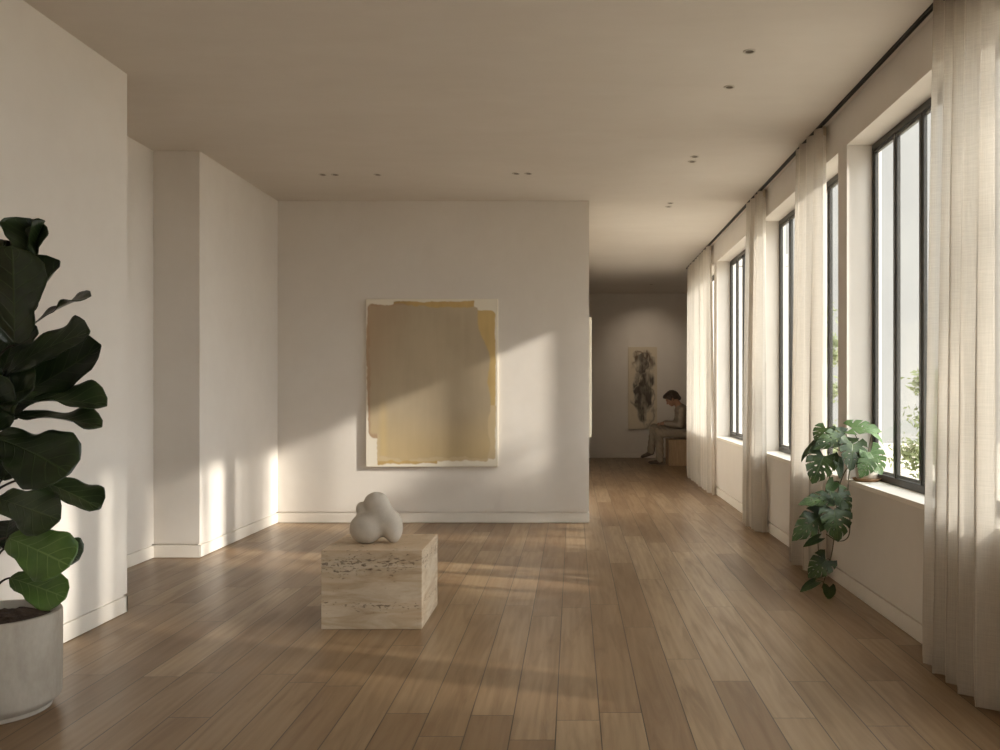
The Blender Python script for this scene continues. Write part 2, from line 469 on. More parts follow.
FX0, FX1 = 2.020, 2.056
for i, (a, b) in enumerate(openings):
    n = i + 1
    root = structure(empty('window_%d' % n, (FX0, (a + b) / 2, SILL)))
    s = MB(); s.box(XR - 0.012, FX1 + 0.05, a + 0.0005, b - 0.0005, SILL - 0.03, SILL)
    so = s.build('sill_board', M['reveal'], bevel=0.002); attach(so, root)
    f = MB()
    f.box(FX0, FX1, a, b, SILL, SILL + 0.045); f.box(FX0, FX1, a, b, HEAD - 0.045, HEAD)
    f.box(FX0, FX1, a, a + 0.03, SILL + 0.045, HEAD - 0.045); f.box(FX0, FX1, b - 0.03, b, SILL + 0.045, HEAD - 0.045)
    NP = 6; w = (b - a) / NP
    for k in range(1, NP):
        y = a + k * w; f.box(FX0, FX1, y - 0.010, y + 0.010, SILL + 0.045, HEAD - 0.045)
    attach(f.build('window_frame', M['black_metal'], bevel=0.002), root)
    for k in range(NP):
        y0 = a + k * w + (0.036 if k == 0 else 0.017); y1 = a + (k + 1) * w - (0.036 if k == NP - 1 else 0.017)
        z0, z1 = SILL + 0.051, HEAD - 0.051
        c = MB(); t = 0.018
        c.box(FX0 + .004, FX0 + .026, y0, y0 + t, z0, z1); c.box(FX0 + .004, FX0 + .026, y1 - t, y1, z0, z1)
        c.box(FX0 + .004, FX0 + .026, y0 + t, y1 - t, z0, z0 + t); c.box(FX0 + .004, FX0 + .026, y0 + t, y1 - t, z1 - t, z1)
        cs = c.build('casement', M['black_metal'], bevel=0.0015); attach(cs, root)
        g = MB(); g.box(FX0 + .012, FX0 + .018, y0 + t - .003, y1 - t + .003, z0 + t - .003, z1 - t + .003)
        go = g.build('pane', M['glass'])
        go.parent = cs

# curtain track recessed against the ceiling
XT = 1.795
tr = MB()
tr.box(XT - 0.012, XT - 0.004, -4.4, 14.2, H - 0.016, H + 0.002); tr.box(XT + 0.004, XT + 0.012, -4.4, 14.2, H - 0.016, H + 0.002)
tr.box(XT - 0.004, XT + 0.004, -4.4, 14.2, H - 0.006, H + 0.002)
tag(tr.build('curtain_track', M['track']), 'long black metal curtain track running along the ceiling above the windows', 'curtain track')

# ------------------------------------------------------------------ curtains
def curtain(label, top, bot, folds, amp_t, amp_b, seed, mat, xt=XT, lean=0.0, xmax=1.835):
    """top / bot = (y0, y1) extents at the track and at the hem"""
    rnd = random.Random(seed)
    nu, nv = folds * 16, 48
    ph = [rnd.uniform(-0.9, 0.9) for _ in range(folds + 2)]
    am = [rnd.uniform(0.6, 1.0) for _ in range(folds + 2)]
    wd = [rnd.uniform(0.7, 1.35) for _ in range(folds)]
    cum = [0]
    for q in wd: cum.append(cum[-1] + q)
    cum = [q / cum[-1] for q in cum]
    root = empty('curtain', (xt, (bot[0] + bot[1]) / 2, 0.0))
    vs = []; fs = []
    zt = H - 0.018
    hems = [rnd.uniform(0.002, 0.014) for _ in range(folds + 2)]
    for j in range(nv + 1):
        s = j / nv                     # 0 top, 1 bottom
        z = zt * (1 - s)
        for i in range(nu + 1):
            u = i / nu
            f = u * folds; k = min(int(f), folds - 1); fr = f - k
            uu = cum[k] + (cum[k+1] - cum[k]) * fr
            sp = s ** 0.8
            y = (top[0] * (1 - sp) + bot[0] * sp) * (1 - uu) + (top[1] * (1 - sp) + bot[1] * sp) * uu
            A0 = am[k] * (1 - fr) + am[k+1] * fr
            A = (amp_t * (1 - s) + amp_b * s) * A0
            wv = math.sin(2 * math.pi * fr + 0.35 * math.sin(2 * math.pi * fr) + ph[k] * s * 0.5)
            wv = math.copysign(abs(wv) ** 0.8, wv)
            minor = 0.18 * math.sin(2 * math.pi * fr * 2 + ph[k+1] * 3 + s * 2.2) * (0.2 + s)
            x = xt - lean * s + A * (wv + minor)
            y += 0.25 * A * math.sin(4 * math.pi * fr + ph[k]) + 0.012 * s * math.sin(5 * s + seed + u * 4)
            if s > 0.93:
                x += (s - 0.93) * 0.35 * (0.3 if wv < 0 else -0.1)
            if x > xmax: x = xmax - 0.1 * (1 - math.exp(-(x - xmax) * 4)) * 0.1
            zz = z if j < nv else hems[k] * (1 - fr) + hems[k+1] * fr
            if j == 0: zz = z
            vs.append((x, y, zz))
    for j in range(nv):
        for i in range(nu):
            a = j * (nu + 1) + i
            fs.append((a, a + nu + 1, a + nu + 2, a + 1))
    o = mesh_obj('fabric', vs, fs, mat, None, True)
    attach(o, root)
    # stitched hem doubled at the bottom, and heading tape at the top
    def band(z0, z1, nm, m_, off):
        bv = []; bf = []
        for (zz) in (z0, z1):
            s = 1 - zz / zt; jf = min(max(s * nv, 0), nv); j0 = min(int(jf), nv - 1); t = jf - j0
            for i in range(nu + 1):
                p = Vector(vs[j0 * (nu+1) + i]).lerp(Vector(vs[(j0+1) * (nu+1) + i]), t)
                bv.append((p.x - off, p.y, p.z))
        for i in range(nu):
            bf.append((i, i + 1, nu + 2 + i, nu + 1 + i))
        b_ = mesh_obj(nm, bv, bf, m_, None, True); attach(b_, root)
    band(0.035, 0.10, 'hem', mat, 0.0022)
    band(zt - 0.07, zt - 0.004, 'heading_tape', M['tape'], -0.0022)
    for k in range(folds):
        y = top[0] + (top[1] - top[0]) * (k + 0.5) / folds
        g = MB(); g.tube([(xt, y, zt - 0.02), (xt, y, H - 0.007)], 0.004, 6)
        attach(g.build('glider', M['track']), root)
    return tag(root, label, 'curtain', 'linen curtains along the window wall')

curtain('wide sheer linen curtain nearest the viewer, cut by the right edge', (3.72, 4.42), (3.68, 4.46), 5, 0.052, 0.085, 5, M['sheer'], lean=0.03)
curtain('narrow linen curtain hanging behind the trailing monstera', (6.47, 7.15), (6.40, 7.10), 4, 0.045, 0.090, 11, M['linen'], lean=0.03)
curtain('narrow gathered linen curtain, second from the far end of the windows', (8.52, 9.20), (8.46, 9.15), 4, 0.042, 0.085, 23, M['linen'], lean=0.03)
curtain('pale backlit linen curtain farthest down the corridor beside the seated person', (11.80, 13.95), (11.55, 14.00), 9, 0.035, 0.060, 31, M['sheer'], lean=0.0)

# ------------------------------------------------------------------ recessed downlights
def downlight_proto():
    root = empty('recessed_downlight', (0, 0, 0))
    r = MB(); r.lathe([(0.024, 0.0), (0.024, -0.004), (0.034, -0.005), (0.036, -0.003), (0.036, 0.0)], 32)
    t = r.build('trim_ring', M['downlight'], root, True)
    c = MB(); c.lathe([(0.0255, -0.0035), (0.024, -0.002), (0.001, -0.0015)], 24)  # flat disc without a hollow; the recess shade is in its colour
    c.build('recess_disc', M['dark'], root, True)
    return root
DL = [(1.00, 5.10, 'recessed ceiling spot nearest the viewer, in front of the windows'),
      (0.99, 5.70, 'recessed ceiling spot just beyond the nearest one'),
      (1.00, 7.40, 'nearer spot of the close pair in the middle of the ceiling by the windows'),
      (1.00, 7.56, 'farther spot of the close pair in the middle of the ceiling by the windows'),
      (1.00, 9.24, 'nearer spot of the farthest pair, where the corridor begins'),
      (1.00, 9.42, 'farther spot of the farthest pair, where the corridor begins'),
      (-2.23, 8.02, 'ceiling spot by the back left corner, left of the three above the painting'),
      (-2.12, 8.02, 'ceiling spot by the back left corner, middle of the three'),
      (-1.74, 8.02, 'ceiling spot above the upper left corner of the large painting'),
      (-0.505, 7.98, 'left spot of the pair above the right side of the painting wall'),
      (-0.395, 7.98, 'right spot of the pair above the right side of the painting wall')]
proto = downlight_proto()
for i, (x, y, lab) in enumerate(DL):
    o = proto
    if i:
        o = proto.copy(); C.objects.link(o)
        for ch in proto.children:
            c = ch.copy(); C.objects.link(c); c.parent = o
    o.location = (x, y, H)
    tag(o, lab, 'ceiling light', 'recessed ceiling spots')

# ------------------------------------------------------------------ paintings
def painting(name, label, cat, W_, H_, D_, fn, loc, nx, nz, rotz=0, edge=None):
    """canvas facing -y, origin at the bottom left of the front"""
    root = empty(name, loc); root.rotation_euler = (0, 0, rotz)
    b = MB(); b.box(0, W_, 0.001, D_, 0, H_)
    b.build('stretched_canvas', M['canvas_edge'], root, bevel=0.004)
    if fn:
        u = np.linspace(0, 1, nx); v = np.linspace(0, 1, nz)
        U, V = np.meshgrid(u, v)            # V 0 = top
        col = fn(U, V)
        m_ = 0.003
        xs = m_ + U * (W_ - 2 * m_); zs = m_ + (1 - V) * (H_ - 2 * m_)
        verts = np.stack([xs, np.full_like(xs, -0.0006), zs], -1).reshape(-1, 3)
        idx = np.arange(nx * nz).reshape(nz, nx)
        q = np.stack([idx[:-1, :-1], idx[1:, :-1], idx[1:, 1:], idx[:-1, 1:]], -1).reshape(-1, 4)
        o = mesh_obj('painted_face', verts.tolist(), q.tolist(), M['paint'], root)
        ca = o.data.color_attributes.new('paint', 'FLOAT_COLOR', 'POINT')
        rgba = np.concatenate([col.reshape(-1, 3), np.ones((nx * nz, 1))], 1)
        ca.data.foreach_set('color', rgba.astype(np.float32).ravel())
    return tag(root, label, cat)
def sc(r, g, b): return np.array(srgb(r, g, b)[:3])
def sstep(a, b, x):
    t = np.clip((x - a) / (b - a), 0, 1); return t * t * (3 - 2 * t)
def paint_field(U, V):
    nf = fbm(U * 30, V * 36, 9) - 0.5
    paper = sc(228, 221, 205)
    col = np.ones(U.shape + (3,)) * paper
    def lay(mask, c, tex=0.05, sd=1, al=1.0):
        nonlocal col
        t = (fbm(U * 34, V * 4, sd) - 0.5) * tex * 0.6 + (fbm(U * 4, V * 4, sd + 5) - 0.5) * tex * 1.8
        k = (mask * al)[..., None]
        col = col * (1 - k) + np.ones(U.shape + (3,)) * c * (1 + t)[..., None] * k
    def wob(q, sd, a):       # brushed edge: slow drift plus short ragged steps along the edge
        return (fbm(q * 3.0, q * 0 + sd, sd, 2) - 0.5) * a * 1.6 + (fbm(q * 16, q * 0 + sd + 3, sd + 3, 3) - 0.5) * a * 0.9
    def shape(l, r, t, b, sd, a=0.02, rad=0.03):
        dl = U - l + wob(V, sd, a); dr = r - U + wob(V, sd + 11, a)
        dt = (V - t + wob(U, sd + 21, a)) * 1.27; db = (b - V + wob(U, sd + 31, a)) * 1.27
        qx = np.minimum(dl, dr); qy = np.minimum(dt, db)
        rr = rad; ax = np.maximum(rr - qx, 0); ay = np.maximum(rr - qy, 0)
        d = np.where((ax > 0) & (ay > 0), rr - np.hypot(ax, ay), np.minimum(qx, qy))
        return sstep(-0.005, 0.005, d + nf * 0.006)
    ochre = sc(184, 156, 104); gold = sc(193, 167, 114); tan = sc(197, 178, 142); taupe = sc(178, 163, 138); warm = sc(172, 146, 118)
    lay(shape(0.21, 0.82, 0.010, 0.12, 1, 0.012, 0.01), ochre, 0.3, 2)
    lay(shape(0.81, 0.985, 0.066, 0.71, 2, 0.014, 0.03), gold, 0.25, 4)
    lay(shape(0.86, 0.980, 0.64, 0.955, 3, 0.012, 0.01), tan, 0.12, 5)
    lay(shape(0.095, 0.55, 0.90, 0.990, 4, 0.02, 0.01), ochre, 0.25, 6)
    lay(shape(0.50, 0.93, 0.90, 0.968, 5, 0.02, 0.02), tan, 0.12, 6)
    lay(shape(0.012, 0.33, 0.036, 0.835, 6, 0.02, 0.05), warm, 0.12, 7)
    lay(shape(0.085, 0.97, 0.70, 0.965, 7, 0.02, 0.01), tan, 0.12, 8)
    slant = 0.012 * np.sin(V * 23)
    rt = 0.835 + 0.095 * sstep(0.03, 0.40, V) + slant + wob(V, 41, 0.012)
    dl = U - 0.035 + wob(V, 42, 0.02)
    dt = (V - 0.050 + wob(U, 43, 0.022)) * 1.27; db = (0.945 - V + wob(U, 44, 0.03)) * 1.27
    main = sstep(-0.006, 0.006, np.minimum(np.minimum(dl, rt - U), np.minimum(dt, db)) + nf * 0.012)
    main = main * sstep(-0.01, 0.01, np.maximum(U - 0.10, 0.80 - V) + nf * 0.02)
    lay(main, taupe, 0.14, 11)
    lay(main * sstep(0.5, 0.0, U + V * 0.5), warm, 0.12, 13, 0.7)
    lay(main * sstep(0.62, 0.98, V + 0.12 * np.abs(U - 0.5)), sc(199, 175, 128), 0.15, 14, 0.65)
    lay(main * sstep(0.05, 0.0, np.abs(U - 0.13) ) * sstep(0.5, 0.8, V), sc(204, 180, 128), 0.2, 15, 0.5)
    return np.clip(col, 0.01, 0.95)
painting('painting', 'large abstract painting of taupe and ochre washes on the back wall', 'painting',
         1.335, 1.70, 0.035, paint_field, (-2.095, 9.14 - 0.036, 0.572), 200, 254)
def paint_figure(U, V):
    paper = sc(214, 202, 180)
    n = fbm(U * 6, V * 10, 21) - 0.5; nf = fbm(U * 30, V * 60, 27) - 0.5; st = fbm(U * 26, V * 7, 33)
    col = np.ones(U.shape + (3,)) * paper
    cx = 0.54 + 0.05 * np.sin(V * 6)
    hw = 0.33 * (sstep(0.05, 0.13, V) * (1 - 0.55 * sstep(0.55, 0.92, V))) + n * 0.16
    m = sstep(-0.05, 0.05, hw - np.abs(U - cx)) * sstep(0.05, 0.08, V) * sstep(0.93, 0.88, V)
    k = np.clip(m * (0.40 + 0.5 * (st - 0.35) + 1.3 * n + 0.5 * sstep(0.2, 0.6, V) * sstep(0.9, 0.6, V)), 0, 0.92)
    col = col * (1 - k[..., None]) + sc(74, 68, 64) * k[..., None]
    wx = (fbm(U * 5, V * 9, 51) - 0.5) * 0.5; wy = (fbm(U * 5, V * 9, 57) - 0.5) * 0.25
    arc = np.exp(-((np.hypot((U + wx - 0.52) / 0.34, (V + wy - 0.17) / 0.11) - 1.0) / 0.2) ** 2) * sstep(0.30, 0.14, V)
    col = col * (1 - 0.7 * arc[..., None]) + sc(98, 74, 56) * 0.7 * arc[..., None]
    for k_ in range(9):      # loose brush sweeps
        ph = k_ * 1.7; c0 = 0.5 + 0.26 * np.sin(ph); v0 = 0.12 + 0.08 * k_
        line = U + wx * 0.8 - (c0 + 0.22 * np.sin(V * 9 + ph))
        a_ = np.exp(-(line / (0.03 + 0.02 * np.sin(ph * 2) ** 2)) ** 2) * sstep(v0 - 0.05, v0, V) * sstep(v0 + 0.34, v0 + 0.2, V)
        c_ = sc(70, 62, 58) if k_ % 3 else sc(206, 194, 172)
        col = col * (1 - 0.5 * a_[..., None]) + c_ * 0.5 * a_[..., None]
    return np.clip(col, 0.01, 0.95)
painting('painting', 'tall narrow painting of a dark smoky shape on the far corridor wall', 'painting',
         0.575, 1.63, 0.04, paint_figure, (1.094, 17.9 - 0.042, 0.575), 80, 200)
painting('painting', 'pale canvas seen edge on at the start of the corridor', 'painting',
         1.1, 1.27, 0.035, None, (0.1625 + 0.037, 9.55, 0.85), 0, 0, rotz=math.pi / 2)

# ------------------------------------------------------------------ travertine plinth
pl = MB(); pl.box(-0.284, 0.284, 0, 0.585, 0.0, 0.445)
po = pl.build('travertine_plinth', M['travertine'], bevel=0.003)
po.location = (-1.136, 5.075, 0)
tag(po, 'low travertine block plinth with pitted bands standing on the floor', 'plinth')

# ------------------------------------------------------------------ signed-distance modelling
def sd_cap(P, a, b, ra, rb):
    a = np.array(a); b = np.array(b); ab = b - a
    t = np.clip(((P - a) @ ab) / (ab @ ab), 0, 1)
    return np.linalg.norm(P - a - t[..., None] * ab, axis=-1) - (ra + (rb - ra) * t)
def sd_ell(P, c, r, R=None):
    q = P - np.array(c)
    if R is not None: q = q @ np.array(R)
    r = np.array(r); k0 = np.linalg.norm(q / r, axis=-1); k1 = np.linalg.norm(q / (r * r), axis=-1)
    return k0 * (k0 - 1.0) / np.maximum(k1, 1e-9)
def smin(a, b, k):
    h = np.maximum(k - np.abs(a - b), 0) / k
    return np.minimum(a, b) - h * h * k * 0.25
def surface_nets(fn, lo, hi, h):
    lo = np.array(lo, float); n = np.ceil((np.array(hi) - lo) / h).astype(int) + 1
    ax = [lo[i] + np.arange(n[i]) * h for i in range(3)]
    G = np.stack(np.meshgrid(*ax, indexing='ij'), -1)
    F = fn(G)
    ins = F < 0
    acc = np.zeros(tuple(n - 1) + (3,)); cnt = np.zeros(tuple(n - 1))
    for d in range(3):
        sl0 = [slice(None)] * 3; sl1 = [slice(None)] * 3
        sl0[d] = slice(0, -1); sl1[d] = slice(1, None)
        f0, f1 = F[tuple(sl0)], F[tuple(sl1)]
        cr = (f0 < 0) != (f1 < 0)
        t = np.where(cr, f0 / np.where(cr, f0 - f1, 1), 0)
        p = G[tuple(sl0)].copy(); p[..., d] += t * h
        o = [i for i in range(3) if i != d]
        for da in (0, 1):
            for db in (0, 1):
                s = [slice(None)] * 3
                s[o[0]] = slice(da, da + n[o[0]] - 1); s[o[1]] = slice(db, db + n[o[1]] - 1)
                c = cr[tuple(s)]
                acc += np.where(c[..., None], p[tuple(s)], 0); cnt += c
    act = cnt > 0
    idx = -np.ones(act.shape, int); idx[act] = np.arange(act.sum())
    V = acc[act] / cnt[act][:, None]
    faces = []
    for d in range(3):
        o = [(d + 1) % 3, (d + 2) % 3]
        sl0 = [slice(1, -1)] * 3; sl1 = [slice(1, -1)] * 3
        sl0[d] = slice(0, -1); sl1[d] = slice(1, None)
        f0, f1 = ins[tuple(sl0)], ins[tuple(sl1)]
        cr = np.argwhere(f0 != f1)
        if not len(cr): continue
        flip = f0[tuple(cr.T)]
        base = cr.copy(); base[:, o[0]] += 1; base[:, o[1]] += 1
        def cell(a, b):
            c = base.copy(); c[:, o[0]] -= a; c[:, o[1]] -= b
            return idx[tuple(c.T)]
        q = np.stack([cell(0, 0), cell(1, 0), cell(1, 1), cell(0, 1)], -1)
        q[~flip] = q[~flip][:, ::-1]
        faces.append(q)
    return V, np.concatenate(faces)
def sdf_obj(name, fn, lo, hi, h, mat, parent=None, smooth=1):
    V, Fc = surface_nets(fn, lo, hi, h)
    o = mesh_obj(name, V.tolist(), Fc.tolist(), mat, None, True)
    if smooth:
        m = o.modifiers.new('smooth', 'SMOOTH'); m.factor = 0.5; m.iterations = smooth
    if parent: attach(o, parent)
    return o

# stone sculpture on the plinth
def sculpt(P):
    d = sd_ell(P, (-0.056, 0.0, 0.086), (0.098, 0.090, 0.092))
    d = smin(d, sd_ell(P, (0.098, 0.015, 0.085), (0.058, 0.070, 0.090)), 0.035)
    d = smin(d, sd_cap(P, (0.045, 0.02, 0.13), (0.014, 0.02, 0.232), 0.072, 0.060), 0.05)
    d = smin(d, sd_ell(P, (-0.020, 0.015, 0.240), (0.048, 0.050, 0.044)), 0.05)
    d = smin(d, sd_ell(P, (-0.088, 0.03, 0.195), (0.036, 0.045, 0.044)), 0.022)
    # arch between the two feet, dimple at the crown
    h1 = sd_ell(P, (0.050, 0.0, -0.006), (0.030, 0.3, 0.026))
    d = -smin(-d, h1, 0.02)
    h2 = sd_ell(P, (0.020, 0.005, 0.302), (0.014, 0.016, 0.014))
    d = -smin(-d, h2, 0.012)
    return np.maximum(d, 0.001 - P[..., 2])
so = sdf_obj('stone_sculpture', sculpt, (-0.19, -0.13, -0.02), (0.19, 0.14, 0.33), 0.005, M['stone'], smooth=3)
so.location = (-1.168, 5.33, 0.4455)
tag(so, 'rounded pale stone sculpture of swelling lobes on the travertine plinth', 'sculpture')

# ------------------------------------------------------------------ leaves
def interp(pts, t):
    for i in range(len(pts) - 1):
        if t <= pts[i+1][0]:
            a, b = pts[i], pts[i+1]; f = (t - a[0]) / (b[0] - a[0]); f = f*f*(3-2*f)*0.5 + f*0.5
            return a[1] + (b[1] - a[1]) * f
    return pts[-1][1]
FIG = [(0, 0.10), (0.08, 0.42), (0.22, 0.56), (0.38, 0.60), (0.55, 0.84), (0.74, 1.0), (0.88, 0.86), (0.96, 0.52), (1.0, 0.05)]
MON = [(0, 0.62), (0.10, 0.90), (0.28, 1.0), (0.5, 0.88), (0.72, 0.60), (0.88, 0.28), (1.0, 0.02)]
def leaf(root, base, tip, bend, normal, width, prof, mat, cup=0.15, wave=0.06, seed=0, slits=False, back=0.0, stem_pt=None, petr=0.004, stem_mat=None, fold=0.0):
    rnd = random.Random(seed)
    base, tip = Vector(base), Vector(tip)
    L = (tip - base).length
    N0 = Vector(normal).normalized()
    mid = (base + tip) / 2 + N0 * bend * L
    nv, nu = (84, 48) if slits else (24, 16)
    p1, p2, p3 = rnd.uniform(0, 6), rnd.uniform(0, 6), rnd.uniform(0, 6)
    vs = []; uvs = []
    for j in range(nv + 1):
        t = j / nv
        c = bez(base, mid, tip, t)
        T = ((mid - base) * (1 - t) + (tip - mid) * t).normalized()
        Sd = T.cross(N0).normalized(); Nn = Sd.cross(T).normalized()
        w = interp(prof, t) * width / 2
        for i in range(nu + 1):
            u = -1 + 2 * i / nu
            au = abs(u)
            z = cup * w * (au ** 1.6) * 1.0 + wave * w * math.sin(t * 9 + p1 + (2 if u > 0 else 0)) * au * au + wave * 0.5 * w * math.sin(t * 17 + p2 + u * 3) * au ** 3
            wx = w * u * math.cos(fold * au)
            z += fold * w * au
            q = c + Sd * wx + Nn * z
            if back: q = q - T * back * L * (au ** 1.3) * (1 - t) ** 2.5 + T * back * L * 0.0
            vs.append(q); uvs.append((0.5 + u / 2, t))
    fs = []
    for j in range(nv):
        for i in range(nu):
            if slits:
                t = (j + .5) / nv; u = abs(-1 + 2 * (i + .5) / nu)
                s_ = t * 4.6 - u * 1.3 + (0.3 if i < nu / 2 else 0)
                fr = s_ - math.floor(s_)
                if u > 0.42 and fr < 0.05 + 0.22 * (u - 0.42) / 0.58 and 0.14 < t < 0.90: continue
                if ((fr - 0.6) / 0.10) ** 2 + ((u - 0.25) / 0.09) ** 2 < 1 and 0.25 < t < 0.65: continue
            a = j * (nu + 1) + i
            fs.append((a, a + 1, a + nu + 2, a + nu + 1))
    o = mesh_obj('leaf', vs, fs, mat, None, True)
    uvl = o.data.uv_layers.new(name='UVMap')
    li = np.empty(len(o.data.loops), dtype=np.int32); o.data.loops.foreach_get('vertex_index', li)
    uvl.data.foreach_set('uv', np.array(uvs, dtype=np.float32)[li].ravel())
    md = o.modifiers.new('thickness', 'SOLIDIFY'); md.thickness = 0.0012 if slits else 0.0022
    attach(o, root)
    if stem_pt is not None:
        sp = Vector(stem_pt)
        k = (sp + base) / 2 + Vector((0, 0, 0.02))
        b = MB(); b.tube([bez(sp, k, base, t / 6) for t in range(7)], [petr * (1.2 - 0.3 * t / 6) for t in range(7)], 8)
        pt = b.build('petiole', stem_mat, None, True); pt.parent = o
    return o
def px(x, y, d):
    """measured image point at distance d -> place in the room"""
    return Vector(((x - 573) * d / 900, d, 1.35 - (y - 390) * d / 900))

# potted fiddle-leaf fig
FX, FY = -2.440, 3.79
fig = empty('potted_fiddle_leaf_fig', (FX, FY, 0))
b = MB(); b.lathe([(0.001, 0.0), (0.215, 0.0), (0.222, 0.004), (0.225, 0.022), (0.252, 0.045), (0.260, 0.060), (0.262, 0.25), (0.262, 0.424), (0.259, 0.430), (0.240, 0.430), (0.236, 0.425), (0.234, 0.36), (0.001, 0.36)], 96, 0, 0)
b.v = [(FX + x * 0.973, FY + y * 0.973, z * 0.955) for x, y, z in b.v]
attach(b.build('pot', M['pot'], None, True), fig)
pm = fig.children[0].modifiers.new('bevel', 'EDGE_SPLIT'); pm.split_angle = math.radians(38)
rnd = random.Random(4)
vs = []; fs = []
nr, na = 16, 48
for i in range(nr + 1):
    for k in range(na):
        r = 0.2285 * i / nr; a = 2 * math.pi * k / na
        x, y = FX + r * math.cos(a), FY + r * math.sin(a)
        vs.append((x, y, 0.368 + 0.022 * float(vnoise(np.array(x * 40), np.array(y * 40), 7)) + rnd.uniform(-.003, .003) + 0.012 * (1 - i / nr)))
for i in range(nr):
    for k in range(na):
        k2 = (k + 1) % na; fs.append((i*na+k, i*na+k2, (i+1)*na+k2, (i+1)*na+k))
attach(mesh_obj('soil', vs, fs, M['soil'], None, True), fig)
stem_pts = [Vector((FX + 0.005, FY, 0.38)), Vector((FX + 0.004, FY, 0.7)), Vector((FX + 0.016, FY - .01, 1.05)), Vector((FX + 0.02, FY - .01, 1.4)), Vector((FX + 0.03, FY, 1.75)), Vector((FX + 0.06, FY, 1.98))]
b = MB(); b.tube(stem_pts, [0.014, 0.013, 0.012, 0.010, 0.008, 0.005], 12)
attach(b.build('stem', M['stem'], None, True), fig)
b = MB(); b.tube([(FX - 0.03, FY + .03, 0.38), (FX - 0.05, FY + 0.03, 0.7), (FX - 0.085, FY + .04, 1.1), (FX - 0.09, FY + .03, 1.5)], [0.016, 0.014, 0.011, 0.006], 12)
attach(b.build('stem', M['stem'], None, True), fig)
def stem_at(z):
    for i in range(len(stem_pts) - 1):
        a, c = stem_pts[i], stem_pts[i+1]
        if z <= c.z: return a.lerp(c, (z - a.z) / (c.z - a.z))
    return stem_pts[-1]
d0 = FY
#   base px, tip px, base depth, tip depth, bend, normal, width(m), material, cup, fold
FL = [
 ((26, 262), (32, 219), 0.0, -0.03, 0.10, (0.35, -1, 0.3), 0.18, 'fig_mid', 0.55, 0.25),
 ((36, 255), (45, 221), -0.02, -0.05, 0.15, (-0.9, -0.6, 0.1), 0.09, 'fig_mid', 0.5, 0.5),
 ((14, 345), (12, 246), -0.10, -0.22, -0.05, (0.25, -1, 0.35), 0.27, 'fig_dark', 0.15, 0.05),
 ((28, 322), (60, 261), 0.02, -0.02, 0.12, (-0.5, -1, 0.1), 0.17, 'fig_dark', 0.3, 0.25),
 ((32, 326), (91, 296), 0.02, 0.00, 0.10, (-0.3, -0.42, 0.9), 0.15, 'fig_dark', 0.1, 0.1),
 ((6, 374), (90, 332), -0.06, -0.14, 0.12, (-0.30, -0.9, 0.6), 0.21, 'fig_dark', 0.12, 0.0),
 ((8, 400), (101, 345), 0.02, 0.04, -0.10, (0.35, -0.95, 0.6), 0.23, 'fig_dark', 0.15, 0.1),
 ((14, 402), (107, 406), -0.02, 0.02, 0.10, (0.1, -0.45, 0.9), 0.19, 'fig_mid', 0.25, 0.15),
 ((14, 417), (102, 427), -0.03, 0.02, 0.10, (0.05, -0.28, 1.0), 0.17, 'fig_dark', 0.2, 0.1),
 ((-6, 438), (70, 474), -0.10, -0.20, 0.16, (0.25, -1, 0.75), 0.28, 'fig_dark', 0.08, 0.0),
 ((28, 478), (100, 509), 0.04, 0.02, 0.12, (0.1, -0.5, 0.9), 0.17, 'fig_mid', 0.2, 0.1),
 ((-2, 498), (60, 520), -0.10, -0.16, 0.10, (0.1, -1, 0.35), 0.20, 'fig_mid', 0.12, 0.05),
 ((8, 538), (70, 566), -0.12, -0.20, 0.14, (0.25, -1, 0.55), 0.22, 'fig_bright', 0.1, 0.0),
 ((36, 538), (79, 560), 0.02, 0.06, 0.12, (0.2, -0.6, 0.8), 0.14, 'fig_mid', 0.2, 0.1),
 ((10, 578), (66, 598), -0.02, -0.08, 0.12, (0.2, -1, 0.6), 0.16, 'fig_bright', 0.1, 0.0),
 ((-6, 335), (-48, 262), -0.05, -0.10, 0.12, (0.1, -1, 0.3), 0.24, 'fig_dark', 0.15, 0.1),
 ((-4, 385), (-50, 350), -0.05, -0.16, 0.12, (0, -1, 0.6), 0.24, 'fig_dark', 0.15, 0.1),
 ((-6, 440), (-46, 420), -0.04, -0.18, 0.12, (0, -1, 0.7), 0.24, 'fig_mid', 0.15, 0.1),
 ((-8, 500), (-44, 500), -0.06, -0.20, 0.12, (0, -1, 0.7), 0.22, 'fig_mid', 0.15, 0.1),
 ((-4, 312), (2, 262), 0.06, 0.12, -0.1, (0.1, -1, 0.1), 0.24, 'fig_dark', 0.15, 0.1),
 ((4, 420), (30, 372), 0.05, 0.12, -0.1, (0.1, -1, 0.4), 0.24, 'fig_dark', 0.15, 0.1),
 ((0, 430), (-10, 372), -0.05, -0.18, -0.1, (0.1, -1, 0.4), 0.22, 'fig_dark', 0.15, 0.1),
 ((2, 480), (26, 440), 0.05, 0.16, -0.1, (0.1, -1, 0.4), 0.22, 'fig_dark', 0.15, 0.1),
 ((-2, 545), (-30, 560), -0.04, -0.14, 0.12, (0, -1, 0.6), 0.18, 'fig_mid', 0.15, 0.1),
 ((6, 548), (10, 520), 0.04, 0.14, 0.12, (0, -1, 0.6), 0.20, 'fig_dark', 0.15, 0.1),
 ((2, 372), (18, 318), 0.03, 0.10, -0.1, (0.1, -1, 0.3), 0.24, 'fig_dark', 0.15, 0.1),
 ((0, 400), (34, 388), -0.05, -0.16, 0.1, (0.1, -1, 0.5), 0.22, 'fig_dark', 0.15, 0.1),
 ((2, 352), (-22, 320), -0.03, -0.08, -0.1, (0.1, -1, 0.3), 0.24, 'fig_dark', 0.15, 0.1),
 ((-4, 300), (4, 240), 0.0, 0.02, 0.10, (0.0, -1, 0.2), 0.17, 'fig_dark', 0.3, 0.2),
]
